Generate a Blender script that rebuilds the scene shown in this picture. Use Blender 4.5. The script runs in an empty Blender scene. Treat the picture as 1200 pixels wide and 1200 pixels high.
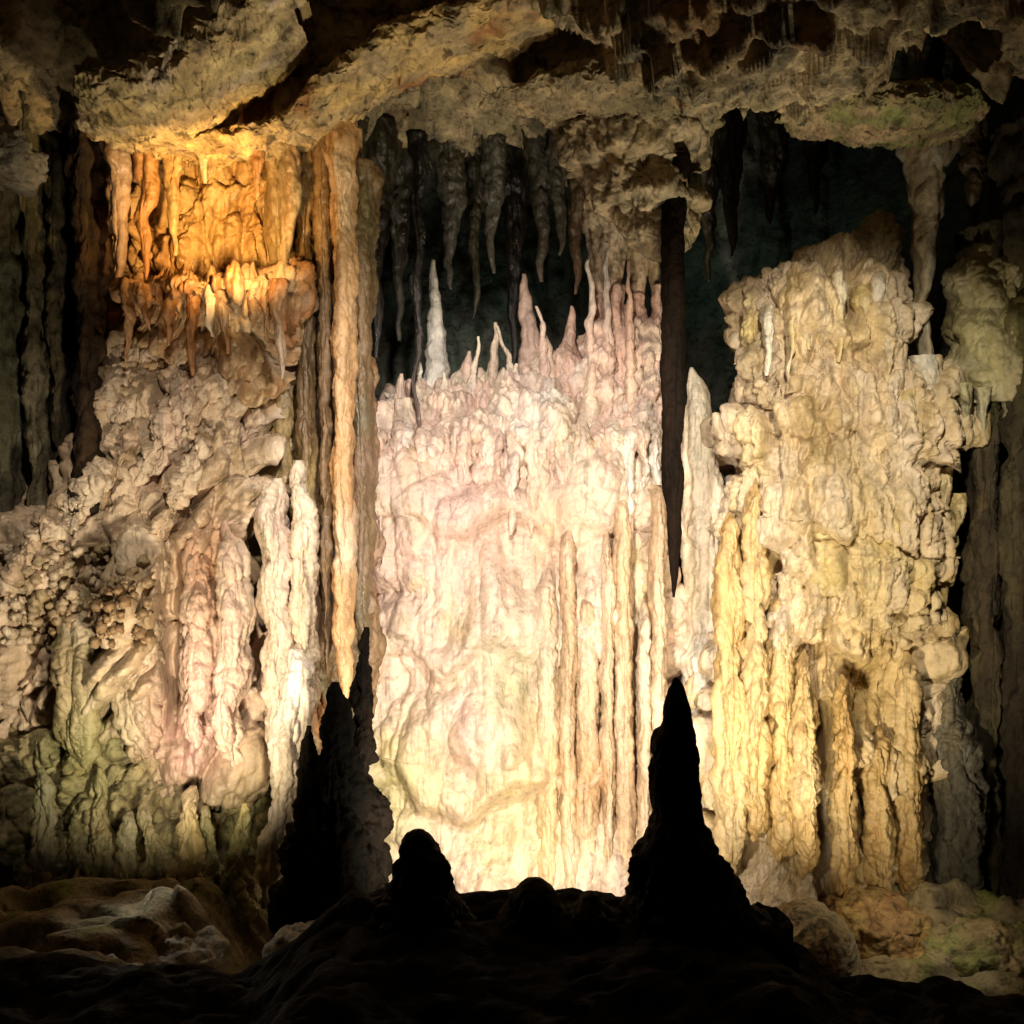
import bpy, math
import numpy as np
from math import radians

S = bpy.context.scene
COL = S.collection

# ------------------------------------------------------------------ camera
EYE = 1.7
K = math.tan(radians(25)) / 600.0            # metres per photo pixel per metre of distance
cam_d = bpy.data.cameras.new("camera")
cam = bpy.data.objects.new("camera", cam_d)
COL.objects.link(cam)
cam.location = (0, 0, EYE)
cam.rotation_euler = (radians(90), 0, 0)
cam_d.sensor_width = 36
cam_d.angle = radians(50)
cam_d.clip_end = 500
S.camera = cam

# ------------------------------------------------------------------ world (deep underground: only a faint teal ambient fill)
W = bpy.data.worlds.new("World")
S.world = W
W.use_nodes = True
bg = W.node_tree.nodes["Background"]
bg.inputs[0].default_value = (0.55, 0.72, 0.62, 1)
bg.inputs[1].default_value = 0.02

S.view_settings.view_transform = 'Standard'
S.view_settings.look = 'None'
S.view_settings.exposure = 0.42
S.view_settings.gamma = 1.0
S.cycles.max_bounces = 6
S.cycles.diffuse_bounces = 4
S.cycles.glossy_bounces = 2
S.cycles.sample_clamp_indirect = 4.0


def P(px, py, D):
    return np.array([(px - 600) * K * D, D, EYE - (py - 600) * K * D])


# ------------------------------------------------------------------ the cave's floodlights and added fill lamps
def flood(name, pos, target, power, color, angle=100, blend=0.8, radius=0.12):
    l = bpy.data.lights.new(name, 'SPOT')
    l.energy = power
    l.color = color
    l.spot_size = radians(angle)
    l.spot_blend = blend
    l.shadow_soft_size = radius
    o = bpy.data.objects.new(name, l)
    COL.objects.link(o)
    o.location = pos
    d = np.array(target) - np.array(pos)
    from mathutils import Vector
    o.rotation_euler = Vector(d).to_track_quat('-Z', 'Y').to_euler()
    return o


WARM = (1.0, 0.91, 0.78)
flood("floodlight_high", (-0.25, 5.5, 4.45), P(600, 670, 11.4), 1480, (1.0, 0.92, 0.86), 62, .7, .15)
flood("floodlight_high_right", (1.7, 5.4, 4.4), P(960, 560, 10.6), 1080, (1.0, 0.89, 0.70), 50, .9, .15)
flood("floodlight_high_left", (-1.5, 5.0, 4.35), P(190, 660, 9.8), 560, (1.0, 0.86, 0.68), 42, .9, .15)
flood("floodlight_low", P(620, 985, 7.4) - np.array([0, 0, .75]), P(600, 800, 11.4), 780, (1.0, 0.90, 0.76), 110, .9, .12)
flood("floodlight_low_right", P(930, 1100, 8.0) + np.array([0, 0, .15]), P(980, 600, 11.0), 330, (1.0, 0.86, 0.60), 112, .9, .12)
flood("floodlight_low_left", P(215, 985, 7.5), P(200, 700, 10.0), 340, (1.0, 0.85, 0.62), 105, .9, .12)
flood("floodlight_niche", P(285, 318, 8.3), P(250, 230, 10.0), 330, (1.0, 0.62, 0.24), 84, 1.0, .08)
flood("floodlight_column", P(352, 1015, 8.55), P(340, 870, 9.3), 45, (1.0, 0.92, 0.8), 120)
flood("fill_floor_right", P(1090, 985, 8.9), P(1060, 1110, 9.6), 20, (1.0, 0.86, 0.58), 130, 1.0, .1)  # added fill to lift the floor at the right
flood("fill_floor_left", P(170, 960, 8.3), P(190, 1110, 7.4), 11, (0.95, 0.92, 0.78), 120, 1.0, .1)  # added fill for the dim floor at the left
flood("fill_vault", P(1010, 760, 8.4), P(640, 110, 9.2), 380, (1.0, 0.89, 0.64), 95, 1.0, .1)  # added fill lamp for the ceiling
flood("fill_vault_left", P(470, 560, 7.6), P(330, 90, 8.8), 200, (1.0, 0.85, 0.55), 80, 1.0, .1)  # second added ceiling fill, from the left for relief
flood("fill_recess", P(560, 470, 13.3), P(580, 330, 14.6), 16, (0.62, 0.9, 0.74), 140, 1.0, .2)  # added greenish fill so the recess wall is not black
flood("fill_recess_right", P(850, 420, 12.9), P(880, 260, 14.4), 14, (0.55, 0.9, 0.76), 140, 1.0, .2)  # same added fill for the right part of the recess

# ------------------------------------------------------------------ noise
_rng = np.random.default_rng(11)
_perm = _rng.permutation(256)
_perm = np.concatenate([_perm, _perm, _perm])
_g = _rng.normal(size=(256, 3))
_g /= np.linalg.norm(_g, axis=1)[:, None]


def perlin(x, y, z):
    x, y, z = np.broadcast_arrays(np.asarray(x, float), np.asarray(y, float), np.asarray(z, float))
    xi = np.floor(x).astype(int); yi = np.floor(y).astype(int); zi = np.floor(z).astype(int)
    xf = x - xi; yf = y - yi; zf = z - zi
    u = xf * xf * xf * (xf * (xf * 6 - 15) + 10)
    v = yf * yf * yf * (yf * (yf * 6 - 15) + 10)
    w = zf * zf * zf * (zf * (zf * 6 - 15) + 10)
    out = 0
    for dx in (0, 1):
        wx = u if dx else 1 - u
        for dy in (0, 1):
            wy = v if dy else 1 - v
            for dz in (0, 1):
                wz = w if dz else 1 - w
                h = _perm[_perm[_perm[(xi + dx) & 255] + ((yi + dy) & 255)] + ((zi + dz) & 255)]
                g = _g[h]
                out = out + wx * wy * wz * (g[..., 0] * (xf - dx) + g[..., 1] * (yf - dy) + g[..., 2] * (zf - dz))
    return out * 1.5


def fbm(x, y, z, o=4, gain=0.5):
    s = 0; a = 1; t = 0
    for i in range(o):
        s = s + a * perlin(x + 17.3 * i, y - 9.1 * i, z + 5.7 * i)
        t += a; a *= gain
        x = x * 2.03; y = y * 2.03; z = z * 2.03
    return s / t


def billow(x, y, z, o=3, gain=0.5):
    s = 0; a = 1; t = 0
    for i in range(o):
        s = s + a * np.sqrt(np.abs(perlin(x + 7.3 * i, y - 3.1 * i, z + 15.7 * i)) + 0.004)
        t += a; a *= gain
        x = x * 2.1; y = y * 2.1; z = z * 2.1
    return s / t


def sstep(a, b, x):
    t = np.clip((x - a) / (b - a), 0, 1)
    return t * t * (3 - 2 * t)


# ------------------------------------------------------------------ colours (albedo) and materials
CREAM = (0.66, 0.53, 0.38); PINK = (0.67, 0.47, 0.36); OCHRE = (0.52, 0.36, 0.14); ORANGE = (0.50, 0.22, 0.06)
BROWN = (0.24, 0.145, 0.065); GREY = (0.34, 0.31, 0.24); OLIVE = (0.20, 0.165, 0.085); TAN = (0.36, 0.27, 0.15)
DARK = (0.035, 0.028, 0.02); MUD = (0.085, 0.065, 0.045); YELLOW = (0.60, 0.47, 0.20); WHITE = (0.74, 0.68, 0.57)
MOSS = (0.22, 0.23, 0.08); RUST = (0.30, 0.13, 0.045)


def material(name, rough=0.5, bump=0.35, speck=0.35, bscale=26.0, spec=0.4, run=(9, 9, 1.6), drip=(21, 21, 1.1)):
    m = bpy.data.materials.new(name)
    m.use_nodes = True
    nt = m.node_tree
    N = nt.nodes; L = nt.links
    b = N["Principled BSDF"]
    b.inputs["Specular IOR Level"].default_value = spec
    at = N.new("ShaderNodeAttribute"); at.attribute_name = "mineral"
    geo = N.new("ShaderNodeNewGeometry")
    mp = N.new("ShaderNodeMapping"); mp.inputs["Scale"].default_value = run
    L.new(geo.outputs["Position"], mp.inputs["Vector"])
    n1 = N.new("ShaderNodeTexNoise"); n1.inputs["Scale"].default_value = 1.0; n1.inputs["Detail"].default_value = 6
    L.new(mp.outputs[0], n1.inputs["Vector"])
    r1 = N.new("ShaderNodeMapRange")
    r1.inputs[1].default_value = 0.3; r1.inputs[2].default_value = 0.7
    r1.inputs[3].default_value = 1 - speck; r1.inputs[4].default_value = 1 + speck * 0.45
    L.new(n1.outputs[0], r1.inputs[0])
    n2 = N.new("ShaderNodeTexNoise"); n2.inputs["Scale"].default_value = 14; n2.inputs["Detail"].default_value = 5
    n2.inputs["Roughness"].default_value = 0.65
    L.new(geo.outputs["Position"], n2.inputs["Vector"])
    r2 = N.new("ShaderNodeMapRange")
    r2.inputs[1].default_value = 0.32; r2.inputs[2].default_value = 0.5
    r2.inputs[3].default_value = 1 - speck * 0.9; r2.inputs[4].default_value = 1.0
    L.new(n2.outputs[0], r2.inputs[0])
    mu = N.new("ShaderNodeMath"); mu.operation = 'MULTIPLY'
    L.new(r1.outputs[0], mu.inputs[0]); L.new(r2.outputs[0], mu.inputs[1])
    mp4 = N.new("ShaderNodeMapping"); mp4.inputs["Scale"].default_value = drip
    L.new(geo.outputs["Position"], mp4.inputs["Vector"])
    n4 = N.new("ShaderNodeTexNoise"); n4.inputs["Scale"].default_value = 1.0; n4.inputs["Detail"].default_value = 4
    n4.inputs["Distortion"].default_value = .6
    L.new(mp4.outputs[0], n4.inputs["Vector"])
    r4 = N.new("ShaderNodeMapRange")
    r4.inputs[1].default_value = 0.56; r4.inputs[2].default_value = 0.68
    r4.inputs[3].default_value = 1.0; r4.inputs[4].default_value = 1 - speck * 1.3
    L.new(n4.outputs[0], r4.inputs[0])
    mu4 = N.new("ShaderNodeMath"); mu4.operation = 'MULTIPLY'
    L.new(mu.outputs[0], mu4.inputs[0]); L.new(r4.outputs[0], mu4.inputs[1]); mu = mu4
    vm = N.new("ShaderNodeVectorMath"); vm.operation = 'SCALE'
    L.new(at.outputs["Color"], vm.inputs[0]); L.new(mu.outputs[0], vm.inputs["Scale"])
    L.new(vm.outputs[0], b.inputs["Base Color"])
    rr = N.new("ShaderNodeMapRange")
    rr.inputs[1].default_value = 0.35; rr.inputs[2].default_value = 0.65
    rr.inputs[3].default_value = rough - 0.14; rr.inputs[4].default_value = rough + 0.2
    L.new(n1.outputs[0], rr.inputs[0]); L.new(rr.outputs[0], b.inputs["Roughness"])
    n3 = N.new("ShaderNodeTexNoise"); n3.inputs["Scale"].default_value = bscale; n3.inputs["Detail"].default_value = 9; n3.inputs["Roughness"].default_value = .62
    L.new(geo.outputs["Position"], n3.inputs["Vector"])
    bp = N.new("ShaderNodeBump"); bp.inputs["Strength"].default_value = bump; bp.inputs["Distance"].default_value = 0.03
    L.new(n3.outputs[0], bp.inputs["Height"]); L.new(bp.outputs[0], b.inputs["Normal"])
    return m


M_CAL = material("wet_calcite", 0.36, 0.55, 0.28, 26, .5)
M_ROCK = material("cave_limestone", 0.66, 1.0, 0.55, 17, .35, (5, 5, 7), (9, 3, 14))
M_MUD = material("shaded_stone", 0.8, 0.7, 0.45, 24, .12)  # for forms that carry their shade in a dark colour
M_SOIL = material("cave_mud_floor", 0.85, 1.0, 0.5, 16, .06, (6, 6, 6), (9, 9, 9))
M_BLACK = material("shade_black", 0.75, 0.9, 0.5, 20, .05)  # for forms whose shade is painted in as near-black

# mineral stains: fixed blotches of iron, clay and moss on the stone, at world positions
STAINS = []


def stain(px, py, D, r_px, colr, s=0.8):
    STAINS.append((P(px, py, D), r_px * K * D, np.array(colr), s))


stain(240, 655, 9.7, 45, ORANGE, .55)
stain(212, 880, 9.45, 60, (0.64, 0.34, 0.34), .9)
stain(235, 800, 9.45, 45, (0.66, 0.42, 0.38), .8)
stain(250, 780, 9.7, 60, PINK, .6)
stain(540, 600, 11, 95, (.66, .44, .36), .85)
stain(560, 870, 11, 60, (0.66, 0.44, 0.38), .85)
stain(640, 640, 11, 50, (0.62, 0.40, 0.25), .6)
stain(700, 400, 11.8, 60, (0.62, 0.36, 0.25), .75)
stain(600, 800, 11, 45, (0.48, 0.46, 0.26), .6)
stain(470, 920, 11, 60, YELLOW, .8)
stain(610, 960, 11, 90, YELLOW, .6)
stain(680, 920, 11, 45, ORANGE, .45)
stain(725, 950, 11, 30, BROWN, .6)
stain(880, 900, 10.7, 70, OCHRE, .9)
stain(990, 600, 10.5, 60, YELLOW, .8)
stain(1030, 690, 10.5, 80, OCHRE, .8)
stain(950, 480, 10.8, 60, PINK, .35)
stain(970, 380, 10.8, 60, OCHRE, .5)
stain(1000, 830, 10.6, 70, OCHRE, .7)
stain(1150, 380, 10.2, 60, (0.42, 0.38, 0.16), .6)
stain(240, 1000, 9.4, 100, MOSS, .6)
stain(100, 900, 9.2, 90, MOSS, .7)
stain(420, 940, 10.8, 60, MOSS, .6)
stain(250, 210, 9.9, 80, (0.62, 0.38, 0.12), .7)
stain(190, 330, 9.6, 60, ORANGE, .7)
stain(200, 70, 8.8, 60, OCHRE, .6)
stain(1090, 105, 8.8, 40, MOSS, .7)
stain(1010, 100, 8.8, 60, (0.36, 0.24, 0.13), .7)


def colour(V, cols, seed=0.0, streak=1.0):
    """Mineral colour per vertex: streaks running down, large patches, blotches of stain."""
    x, y, z = V[:, 0], V[:, 1], V[:, 2]
    c = [np.array(q) for q in cols]
    a = sstep(-.28, .28, fbm(x * 3.1 * streak + seed, y * 3.1 * streak, z * .35, 3))[:, None]
    out = c[0] * (1 - a) + c[1] * a
    if len(c) > 2:
        b = sstep(0.02, .42, fbm(x * .8 + 31 + seed, y * .8, z * .7, 3))[:, None]
        out = out * (1 - b) + c[2] * b
    if len(c) > 3:
        b = sstep(.08, .4, fbm(x * 1.9 - 12 + seed, y * 1.9, z * .9, 4))[:, None]
        out = out * (1 - b) + c[3] * b
    for p, r, cc, s in STAINS:
        d = np.linalg.norm((V - p) * np.array([1, .8, .8]), axis=1) / r
        near = d < 2.2
        if near.any():
            w = np.zeros(len(V))
            w[near] = s * np.exp(-(d[near] * (1 + .5 * fbm(x[near] * 3, y[near] * 3, z[near] * 2, 3))) ** 2 * 1.2)
            out = out * (1 - w[:, None]) + cc * w[:, None]
    return out


# ------------------------------------------------------------------ mesh output
def link(name, V, F, mat, parent=None, origin=None, cols=None):
    V = np.asarray(V, float)
    C = cols if cols is not None else np.full((len(V), 3), .3)
    o0 = np.zeros(3) if origin is None else np.asarray(origin, float)
    me = bpy.data.meshes.new(name)
    F = np.asarray(F, int)
    me.vertices.add(len(V))
    me.vertices.foreach_set("co", (V - o0).astype(np.float32).ravel())
    nf = len(F)
    k = F.shape[1]
    me.loops.add(nf * k)
    me.loops.foreach_set("vertex_index", F.astype(np.int32).ravel())
    me.polygons.add(nf)
    me.polygons.foreach_set("loop_start", np.arange(0, nf * k, k, dtype=np.int32))
    me.polygons.foreach_set("loop_total", np.full(nf, k, dtype=np.int32))
    me.polygons.foreach_set("use_smooth", np.ones(nf, dtype=bool))
    at = me.attributes.new("mineral", 'FLOAT_COLOR', 'POINT')
    at.data.foreach_set("color", np.concatenate([C, np.ones((len(V), 1))], 1).astype(np.float32).ravel())
    me.update(calc_edges=True)
    me.validate()
    me.materials.append(mat)
    o = bpy.data.objects.new(name, me)
    COL.objects.link(o)
    o.location = o0
    if parent is not None:
        o.parent = parent
        o.location = o0 - np.array(parent.location)
    return o


def tag(o, label, cat, group=None):
    o["label"] = label
    o["category"] = cat
    if group:
        o["group"] = group
    return o


def empty(name, loc, label, cat, group=None):
    o = bpy.data.objects.new(name, None)
    COL.objects.link(o)
    o.location = loc
    o.empty_display_size = .2
    return tag(o, label, cat, group)


def spline(t, y, tt):
    """monotone-ish cubic through the control values"""
    y = np.asarray(y, float); t = np.asarray(t, float)
    if len(t) < 3:
        return np.interp(tt, t, y)
    d = np.diff(y) / np.diff(t)
    m = np.zeros(len(t))
    m[1:-1] = np.where(d[1:] * d[:-1] > 0, 2 * d[1:] * d[:-1] / (d[1:] + d[:-1] + 1e-12), 0)
    m[0] = d[0]; m[-1] = d[-1]
    i = np.clip(np.searchsorted(t, tt) - 1, 0, len(t) - 2)
    h = t[i + 1] - t[i]
    s = (tt - t[i]) / h
    return ((2 * s ** 3 - 3 * s ** 2 + 1) * y[i] + (s ** 3 - 2 * s ** 2 + s) * h * m[i]
            + (-2 * s ** 3 + 3 * s ** 2) * y[i + 1] + (s ** 3 - s ** 2) * h * m[i + 1])


def column_mesh(rings, na, nz, flute=.03, ff=3.0, fz=.1, lump=.0, fl=2.0, micro=.01, fm=9, ring=0.0, fr=9.0,
                seed=0.0, power=1.0, steps=0.0, fs=1.2, grooves=(), warp=0.0, wob=0.03, skew=0.0):
    """A body of stacked outlines.  rings: (py, left px, right px, D of its axis, depth radius).
    Displaced by flutes (long in z), lumps, ring ripples and fine grain."""
    R = []
    for (py, xl, xr, D, ry) in rings:
        c = P((xl + xr) / 2, py, D)
        R.append((c[2], c[0], c[1], (xr - xl) / 2 * K * D, ry))
    R = np.array(R)
    L = np.concatenate([[0], np.cumsum(np.hypot(np.diff(R[:, 0]), np.diff(R[:, 3])) + 1e-4)])
    tt = np.linspace(0, L[-1], nz)
    z, cx, cy, rx, ry = [spline(L, R[:, i], tt) for i in range(5)]
    rx = np.maximum(rx, .003); ry = np.maximum(ry, .003)
    s = np.linspace(-1, 1, na, endpoint=False)
    th = -math.pi / 2 + math.pi * (s - .6 * np.sin(math.pi * s) / math.pi)
    ct, st = np.cos(th), np.sin(th)
    if power != 1.0:
        ct = np.sign(ct) * np.abs(ct) ** power; st = np.sign(st) * np.abs(st) ** power
    cx = cx + wob * 2 * perlin(z * 1.9 + seed, 0 * z + seed * .7, 0 * z) + wob * perlin(z * 5 + seed, 0 * z, 0 * z + seed)
    cy = cy + wob * 2 * perlin(z * 1.7 - seed, 0 * z, 0 * z + seed * .3)
    rx = rx * (1 + .22 * perlin(z * 3.1 + seed * 1.3, 0 * z, 0 * z))
    X = cx[:, None] + rx[:, None] * ct[None]
    Y = cy[:, None] + ry[:, None] * st[None]
    Z = np.repeat(z[:, None], na, 1)
    # normals of the base surface
    du = np.stack([np.roll(X, -1, 1) - np.roll(X, 1, 1), np.roll(Y, -1, 1) - np.roll(Y, 1, 1), np.zeros_like(X)], -1)
    dv = np.stack([np.gradient(X, axis=0), np.gradient(Y, axis=0), np.gradient(Z, axis=0)], -1)
    n = np.cross(du, dv)
    n /= np.linalg.norm(n, axis=-1, keepdims=True) + 1e-9
    outw = np.stack([np.broadcast_to(ct, X.shape), np.broadcast_to(st, X.shape), np.zeros_like(X)], -1)
    sg = np.sign((n * outw).sum(-1, keepdims=True)); sg[sg == 0] = 1
    n = n * np.where(np.median(sg) >= 0, 1, -1)
    size = np.minimum(1, np.minimum(rx, ry) / (.6 * np.max(np.minimum(rx, ry))))[:, None]
    wbl = .35 * fbm(X * .7 + seed, Y * .7, Z * .7, 2)
    d = flute * size * (billow((X + wbl * .3 - skew * Z) * ff + seed, Y * ff, Z * ff * fz, 2, .45) * 2 - 1.0)
    if lump:
        d = d + lump * size * (billow(X * fl - seed, Y * fl, Z * fl * .75, 4, .5) * 2 - 1.0)
    if warp:
        d = d + warp * size * fbm(X * .75 + seed, Y * .75, Z * .75 - seed, 3) * 1.6
    if ring:
        d = d + ring * size * np.sin(Z * fr * 6.28 + 3 * fbm(X * 2 + seed, Y * 2, Z * 2, 2))
    if steps:
        q = Z * fs + .8 * fbm(X * .9 + seed, Y * .9, Z * .4, 3)
        f = q - np.floor(q)
        d = d + steps * size * (sstep(0, .25, f) * (1 - f) * 1.4 - .35)
    d = d + micro * np.maximum(size, .25) * fbm(X * fm, Y * fm + seed, Z * fm, 4, .6) * 2
    for gx, g0, g1, gw, gd, gD in grooves:        # vertical clefts
        c0 = P(gx, g0, gD); c1 = P(gx, g1, gD)
        w_ = sstep(c1[2] - .15, c1[2] + .35, Z) * sstep(c0[2] + .15, c0[2] - .35, Z) * (Y < cy[:, None])
        wx_ = gw * K * gD * (1 + .6 * perlin(Z * 1.5, 0 * Z + seed, 0 * Z))
        d = d - gd * w_ * np.exp(-((X - c0[0] - .06 * perlin(Z * 1.3, 0 * Z, 0 * Z + seed)) / wx_) ** 4)
    V = np.stack([X, Y, Z], -1) + n * d[..., None]
    V = V.reshape(-1, 3)
    i = np.arange(nz - 1)[:, None] * na; j = np.arange(na)[None]; j2 = (j + 1) % na
    F = np.stack([i + j, i + j2, i + na + j2, i + na + j], -1).reshape(-1, 4)
    # caps
    b = len(V)
    V = np.vstack([V, V[:na].mean(0), V[-na:].mean(0)])
    j = np.arange(na); j2 = (j + 1) % na
    F0 = np.stack([np.full(na, b), j2, j, j], -1)
    t0 = (nz - 1) * na
    F1 = np.stack([np.full(na, b + 1), t0 + j, t0 + j2, t0 + j2], -1)
    return V, F, F0[:, :3], F1[:, :3]


def body(name, rings, mat, cols, parent=None, na=64, nz=90, cseed=0.0, **kw):
    V, F, A, B = column_mesh(rings, na, nz, seed=cseed, **kw)
    # triangulate everything so one loop size is enough
    T = np.vstack([F[:, [0, 1, 2]], F[:, [0, 2, 3]], A, B])
    # orientation: outward
    a, b, c = V[T[:, 0]], V[T[:, 1]], V[T[:, 2]]
    vol = (np.cross(a, b) * c).sum()
    if vol < 0:
        T = T[:, ::-1]
    zlow = V[:, 2].argmin()
    top_hung = rings[0][0] < rings[-1][0] and abs(rings[0][2] - rings[0][1]) > abs(rings[-1][2] - rings[-1][1])
    if top_hung:
        k = V[:, 2] > V[:, 2].max() - .05
    else:
        k = V[:, 2] < V[:, 2].min() + .05
    org = V[k].mean(0)
    return link(name, V, T, mat, parent, org, colour(V, cols, cseed))


def grid(name, X, Y, Z, mat, cols, cseed=0.0):
    nv, nu = X.shape
    V = np.stack([X, Y, Z], -1).reshape(-1, 3)
    i = np.arange(nv - 1)[:, None] * nu; j = np.arange(nu - 1)[None]
    F = np.stack([i + j, i + j + 1, i + nu + j + 1, i + nu + j], -1).reshape(-1, 4)
    o = link(name, V, F, mat, None, None, colour(V, cols, cseed))
    o["kind"] = "structure"
    return o


# ------------------------------------------------------------------ the setting: floor, ceiling, walls of the cave
def terr(q, w=.3):
    f = np.floor(q)
    return f + sstep(.5 - w / 2, .5 + w / 2, q - f)


def gauss(x, y, cx, cy, sx, sy):
    return np.exp(-((x - cx) / sx) ** 2 - ((y - cy) / sy) ** 2)


def floor_z(X, Y):
    px = X / (K * np.maximum(Y, .5)) + 600
    fore = -.50 + .22 * fbm(X * .9, Y * .9, 3.3, 4) + .16 * billow(X * 2.6, Y * 2.6, 1.0, 4, .6) - .06
    fore = fore - .30 * sstep(1.15, 1.9, X) - .14 * sstep(1.9, 3.2, X) - .42 * sstep(-.85, -1.5, X)
    back = -2.35 + .35 * fbm(X * .5, Y * .5, 8.1, 4) + .18 * billow(X * 1.7, Y * 1.7, 2.0, 4)
    back = back + 1.05 * sstep(-1.4, -2.6, X) * sstep(10.5, 8.5, Y)
    back = back + .12 * terr(fbm(X * .6 + 3, Y * 1.1, 0.5, 3) * 5)
    back = back + .4 * sstep(2.2, 3.4, X) * sstep(8.5, 9.8, Y)
    edge = 6.15 + .35 * fbm(X * .8, 0 * X, 4.4, 3)
    w = sstep(edge, edge + 1.0, Y)
    near = sstep(3.5, 1.0, Y)
    return (fore * (1 - near) + 0.0 * near) * (1 - w) + back * w


u = np.linspace(-11, 11, 480); v = np.concatenate([np.linspace(-5, 4.2, 40), np.linspace(4.25, 18, 420)])
X, Y = np.meshgrid(u, v)
Z = floor_z(X, Y) + .035 * fbm(X * 5, Y * 5, 0.7, 5, .6)
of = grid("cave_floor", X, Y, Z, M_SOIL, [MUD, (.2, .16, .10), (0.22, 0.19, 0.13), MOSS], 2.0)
Vf = np.stack([X, Y, Z], -1).reshape(-1, 3)
Cf = colour(Vf, [(.22, .18, .12), (.32, .25, .14), (0.30, 0.26, 0.18), MOSS], 2.0)
# near ridge's shade painted near-black, with a ragged edge towards the lit floor
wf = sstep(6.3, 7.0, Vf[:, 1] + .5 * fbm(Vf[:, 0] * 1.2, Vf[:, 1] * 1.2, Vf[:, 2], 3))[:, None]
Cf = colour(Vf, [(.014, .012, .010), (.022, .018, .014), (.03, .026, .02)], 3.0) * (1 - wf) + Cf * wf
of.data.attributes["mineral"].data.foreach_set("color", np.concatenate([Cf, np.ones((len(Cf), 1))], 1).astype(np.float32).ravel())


def ceil_z(X, Y):
    px = X / (K * np.maximum(Y, 3.0)) + 600
    wx = X + .5 * fbm(X * .8, Y * .8, 2.2, 3); wy = Y + .5 * fbm(X * .8 + 40, Y * .8, 2.2, 3)
    z = 5.0 + .34 * fbm(X * .45, Y * .45, 6.6, 4)
    z = z + .24 * terr(fbm(wx * .35 + 9, wy * .8, 1.5, 4, .5) * 8 + Y * .3, .16)
    z = z - .22 * billow(wx * 1.3, wy * 2.2, 4.0, 5, .6) + .07 * terr(fbm(wx * 1.6, wy * 3.2, 9.0, 4, .55) * 6, .3)
    z = z + .05 * fbm(X * 8, Y * 8, 1.0, 4, .6) - .2
    # hollows in the vault and lower bulges, read off the photograph
    for (qx, qy, D, s, a) in ((555, 95, 8.7, .75, 1.3), (600, 130, 9.8, .8, .5), (450, 150, 10.4, .8, .8), (330, 60, 8.6, .55, 1.5), (300, 20, 7.8, .5, 1.0), (930, 200, 10.8, 1.3, 1.35), (850, 190, 10.6, .7, .7), (1010, 190, 10.2, .8, .6),
                              (60, 40, 7.6, 1.0, 1.5), (200, 60, 8.2, .9, .8), (730, 190, 11, .9, -.45),
                              (965, 235, 9.4, .9, .9), (1060, 225, 9.6, .7, .5), (1180, 60, 8.0, .9, 1.0)):
        c = P(qx, qy, D)
        z = z + a * gauss(X, Y, c[0], c[1], s, s * .9)
    z = z + .9 * sstep(12.2, 14.0, Y) + 1.0 * sstep(9.9, 11.6, Y) * sstep(1.3, 2.2, X)
    z = z + 1.2 * sstep(6.0, 3.0, Y)
    return z


u = np.linspace(-9.5, 9.5, 720); v = np.concatenate([np.linspace(-5, 4.9, 40), np.linspace(5, 15.5, 620)])
X, Y = np.meshgrid(u, v)
Z = ceil_z(X, Y)
grid("cave_ceiling", X, Y, Z, M_ROCK, [(0.30, .24, .13), (.46, .35, .2), (.34, .2, .09), (0.16, .13, .08)], 5.0)

u = np.linspace(-11, 11, 420); v = np.linspace(-4, 8, 240)
X, Zg = np.meshgrid(u, v)
Yb = 14.6 + .6 * fbm(X * .4, 3.0, Zg * .3, 3) - .5 * billow(X * 1.2, 8.0, Zg * .3, 4) - .2 * billow(X * 3, 8.0, Zg * 1.5, 3)
Yb = Yb - 3.2 * sstep(3.6, 6.5, np.abs(X))
grid("cave_back_wall", X, Yb, Zg, M_ROCK, [(0.10, .10, .07), (0.15, .13, .10), MUD, (0.08, .09, .065)], 8.0)

u = np.linspace(-5, 16, 320); v = np.linspace(-4, 8, 220)
Yg, Zg = np.meshgrid(u, v)
Xl = -(1.6 + Yg * .40) - .35 * sstep(9, 5, Yg) + .5 * fbm(2.0, Yg * .5, Zg * .35, 3) + .55 * billow(5.0, Yg * 1.1, Zg * .45, 4) - .35
grid("cave_wall", Xl - .35, Yg, Zg, M_ROCK, [(0.12, .11, .07), (0.18, .15, .09), BROWN, (0.10, .09, .06)], 3.0)
Xr = (2.0 + Yg * .42) + .4 * fbm(8.0, Yg * .5, Zg * .35, 3) - .5 * billow(1.0, Yg * 1.1, Zg * .45, 4) + .25
grid("cave_wall", Xr + .2, Yg, Zg, M_ROCK, [(0.10, .11, .08), (0.15, .14, .10), BROWN, (0.09, .09, .07)], 6.0)
u = np.linspace(-11, 11, 60); v = np.linspace(-4, 8, 40)

# ------------------------------------------------------------------ central flowstone
CP = [CREAM, (0.66, 0.48, 0.36), PINK, (.58, .44, .24)]
t = empty("central_flowstone", P(610, 1075, 11.8),
          "broad pinkish cream flowstone wall, brightly lit, between the brown columns and the dark stalactite", "flowstone")
body("flowstone_face", [(1110, 415, 800, 11.9, 1.15), (1050, 420, 795, 11.9, 1.1), (960, 425, 790, 11.95, 1.05),
                        (860, 428, 788, 12.0, 1.0), (760, 432, 786, 12.0, 1.0), (640, 432, 784, 12.0, .98),
                        (560, 436, 782, 12.0, .95), (535, 440, 780, 12.0, .85), (505, 450, 775, 12.05, .6), (488, 470, 765, 12.1, .3)],
     M_CAL, CP, t, na=420, nz=420, cseed=1.3, power=.72, flute=.09, ff=2.4, fz=.10, lump=.10, fl=1.5, micro=.016, fm=8, steps=.2, fs=.75, warp=.34)
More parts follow.
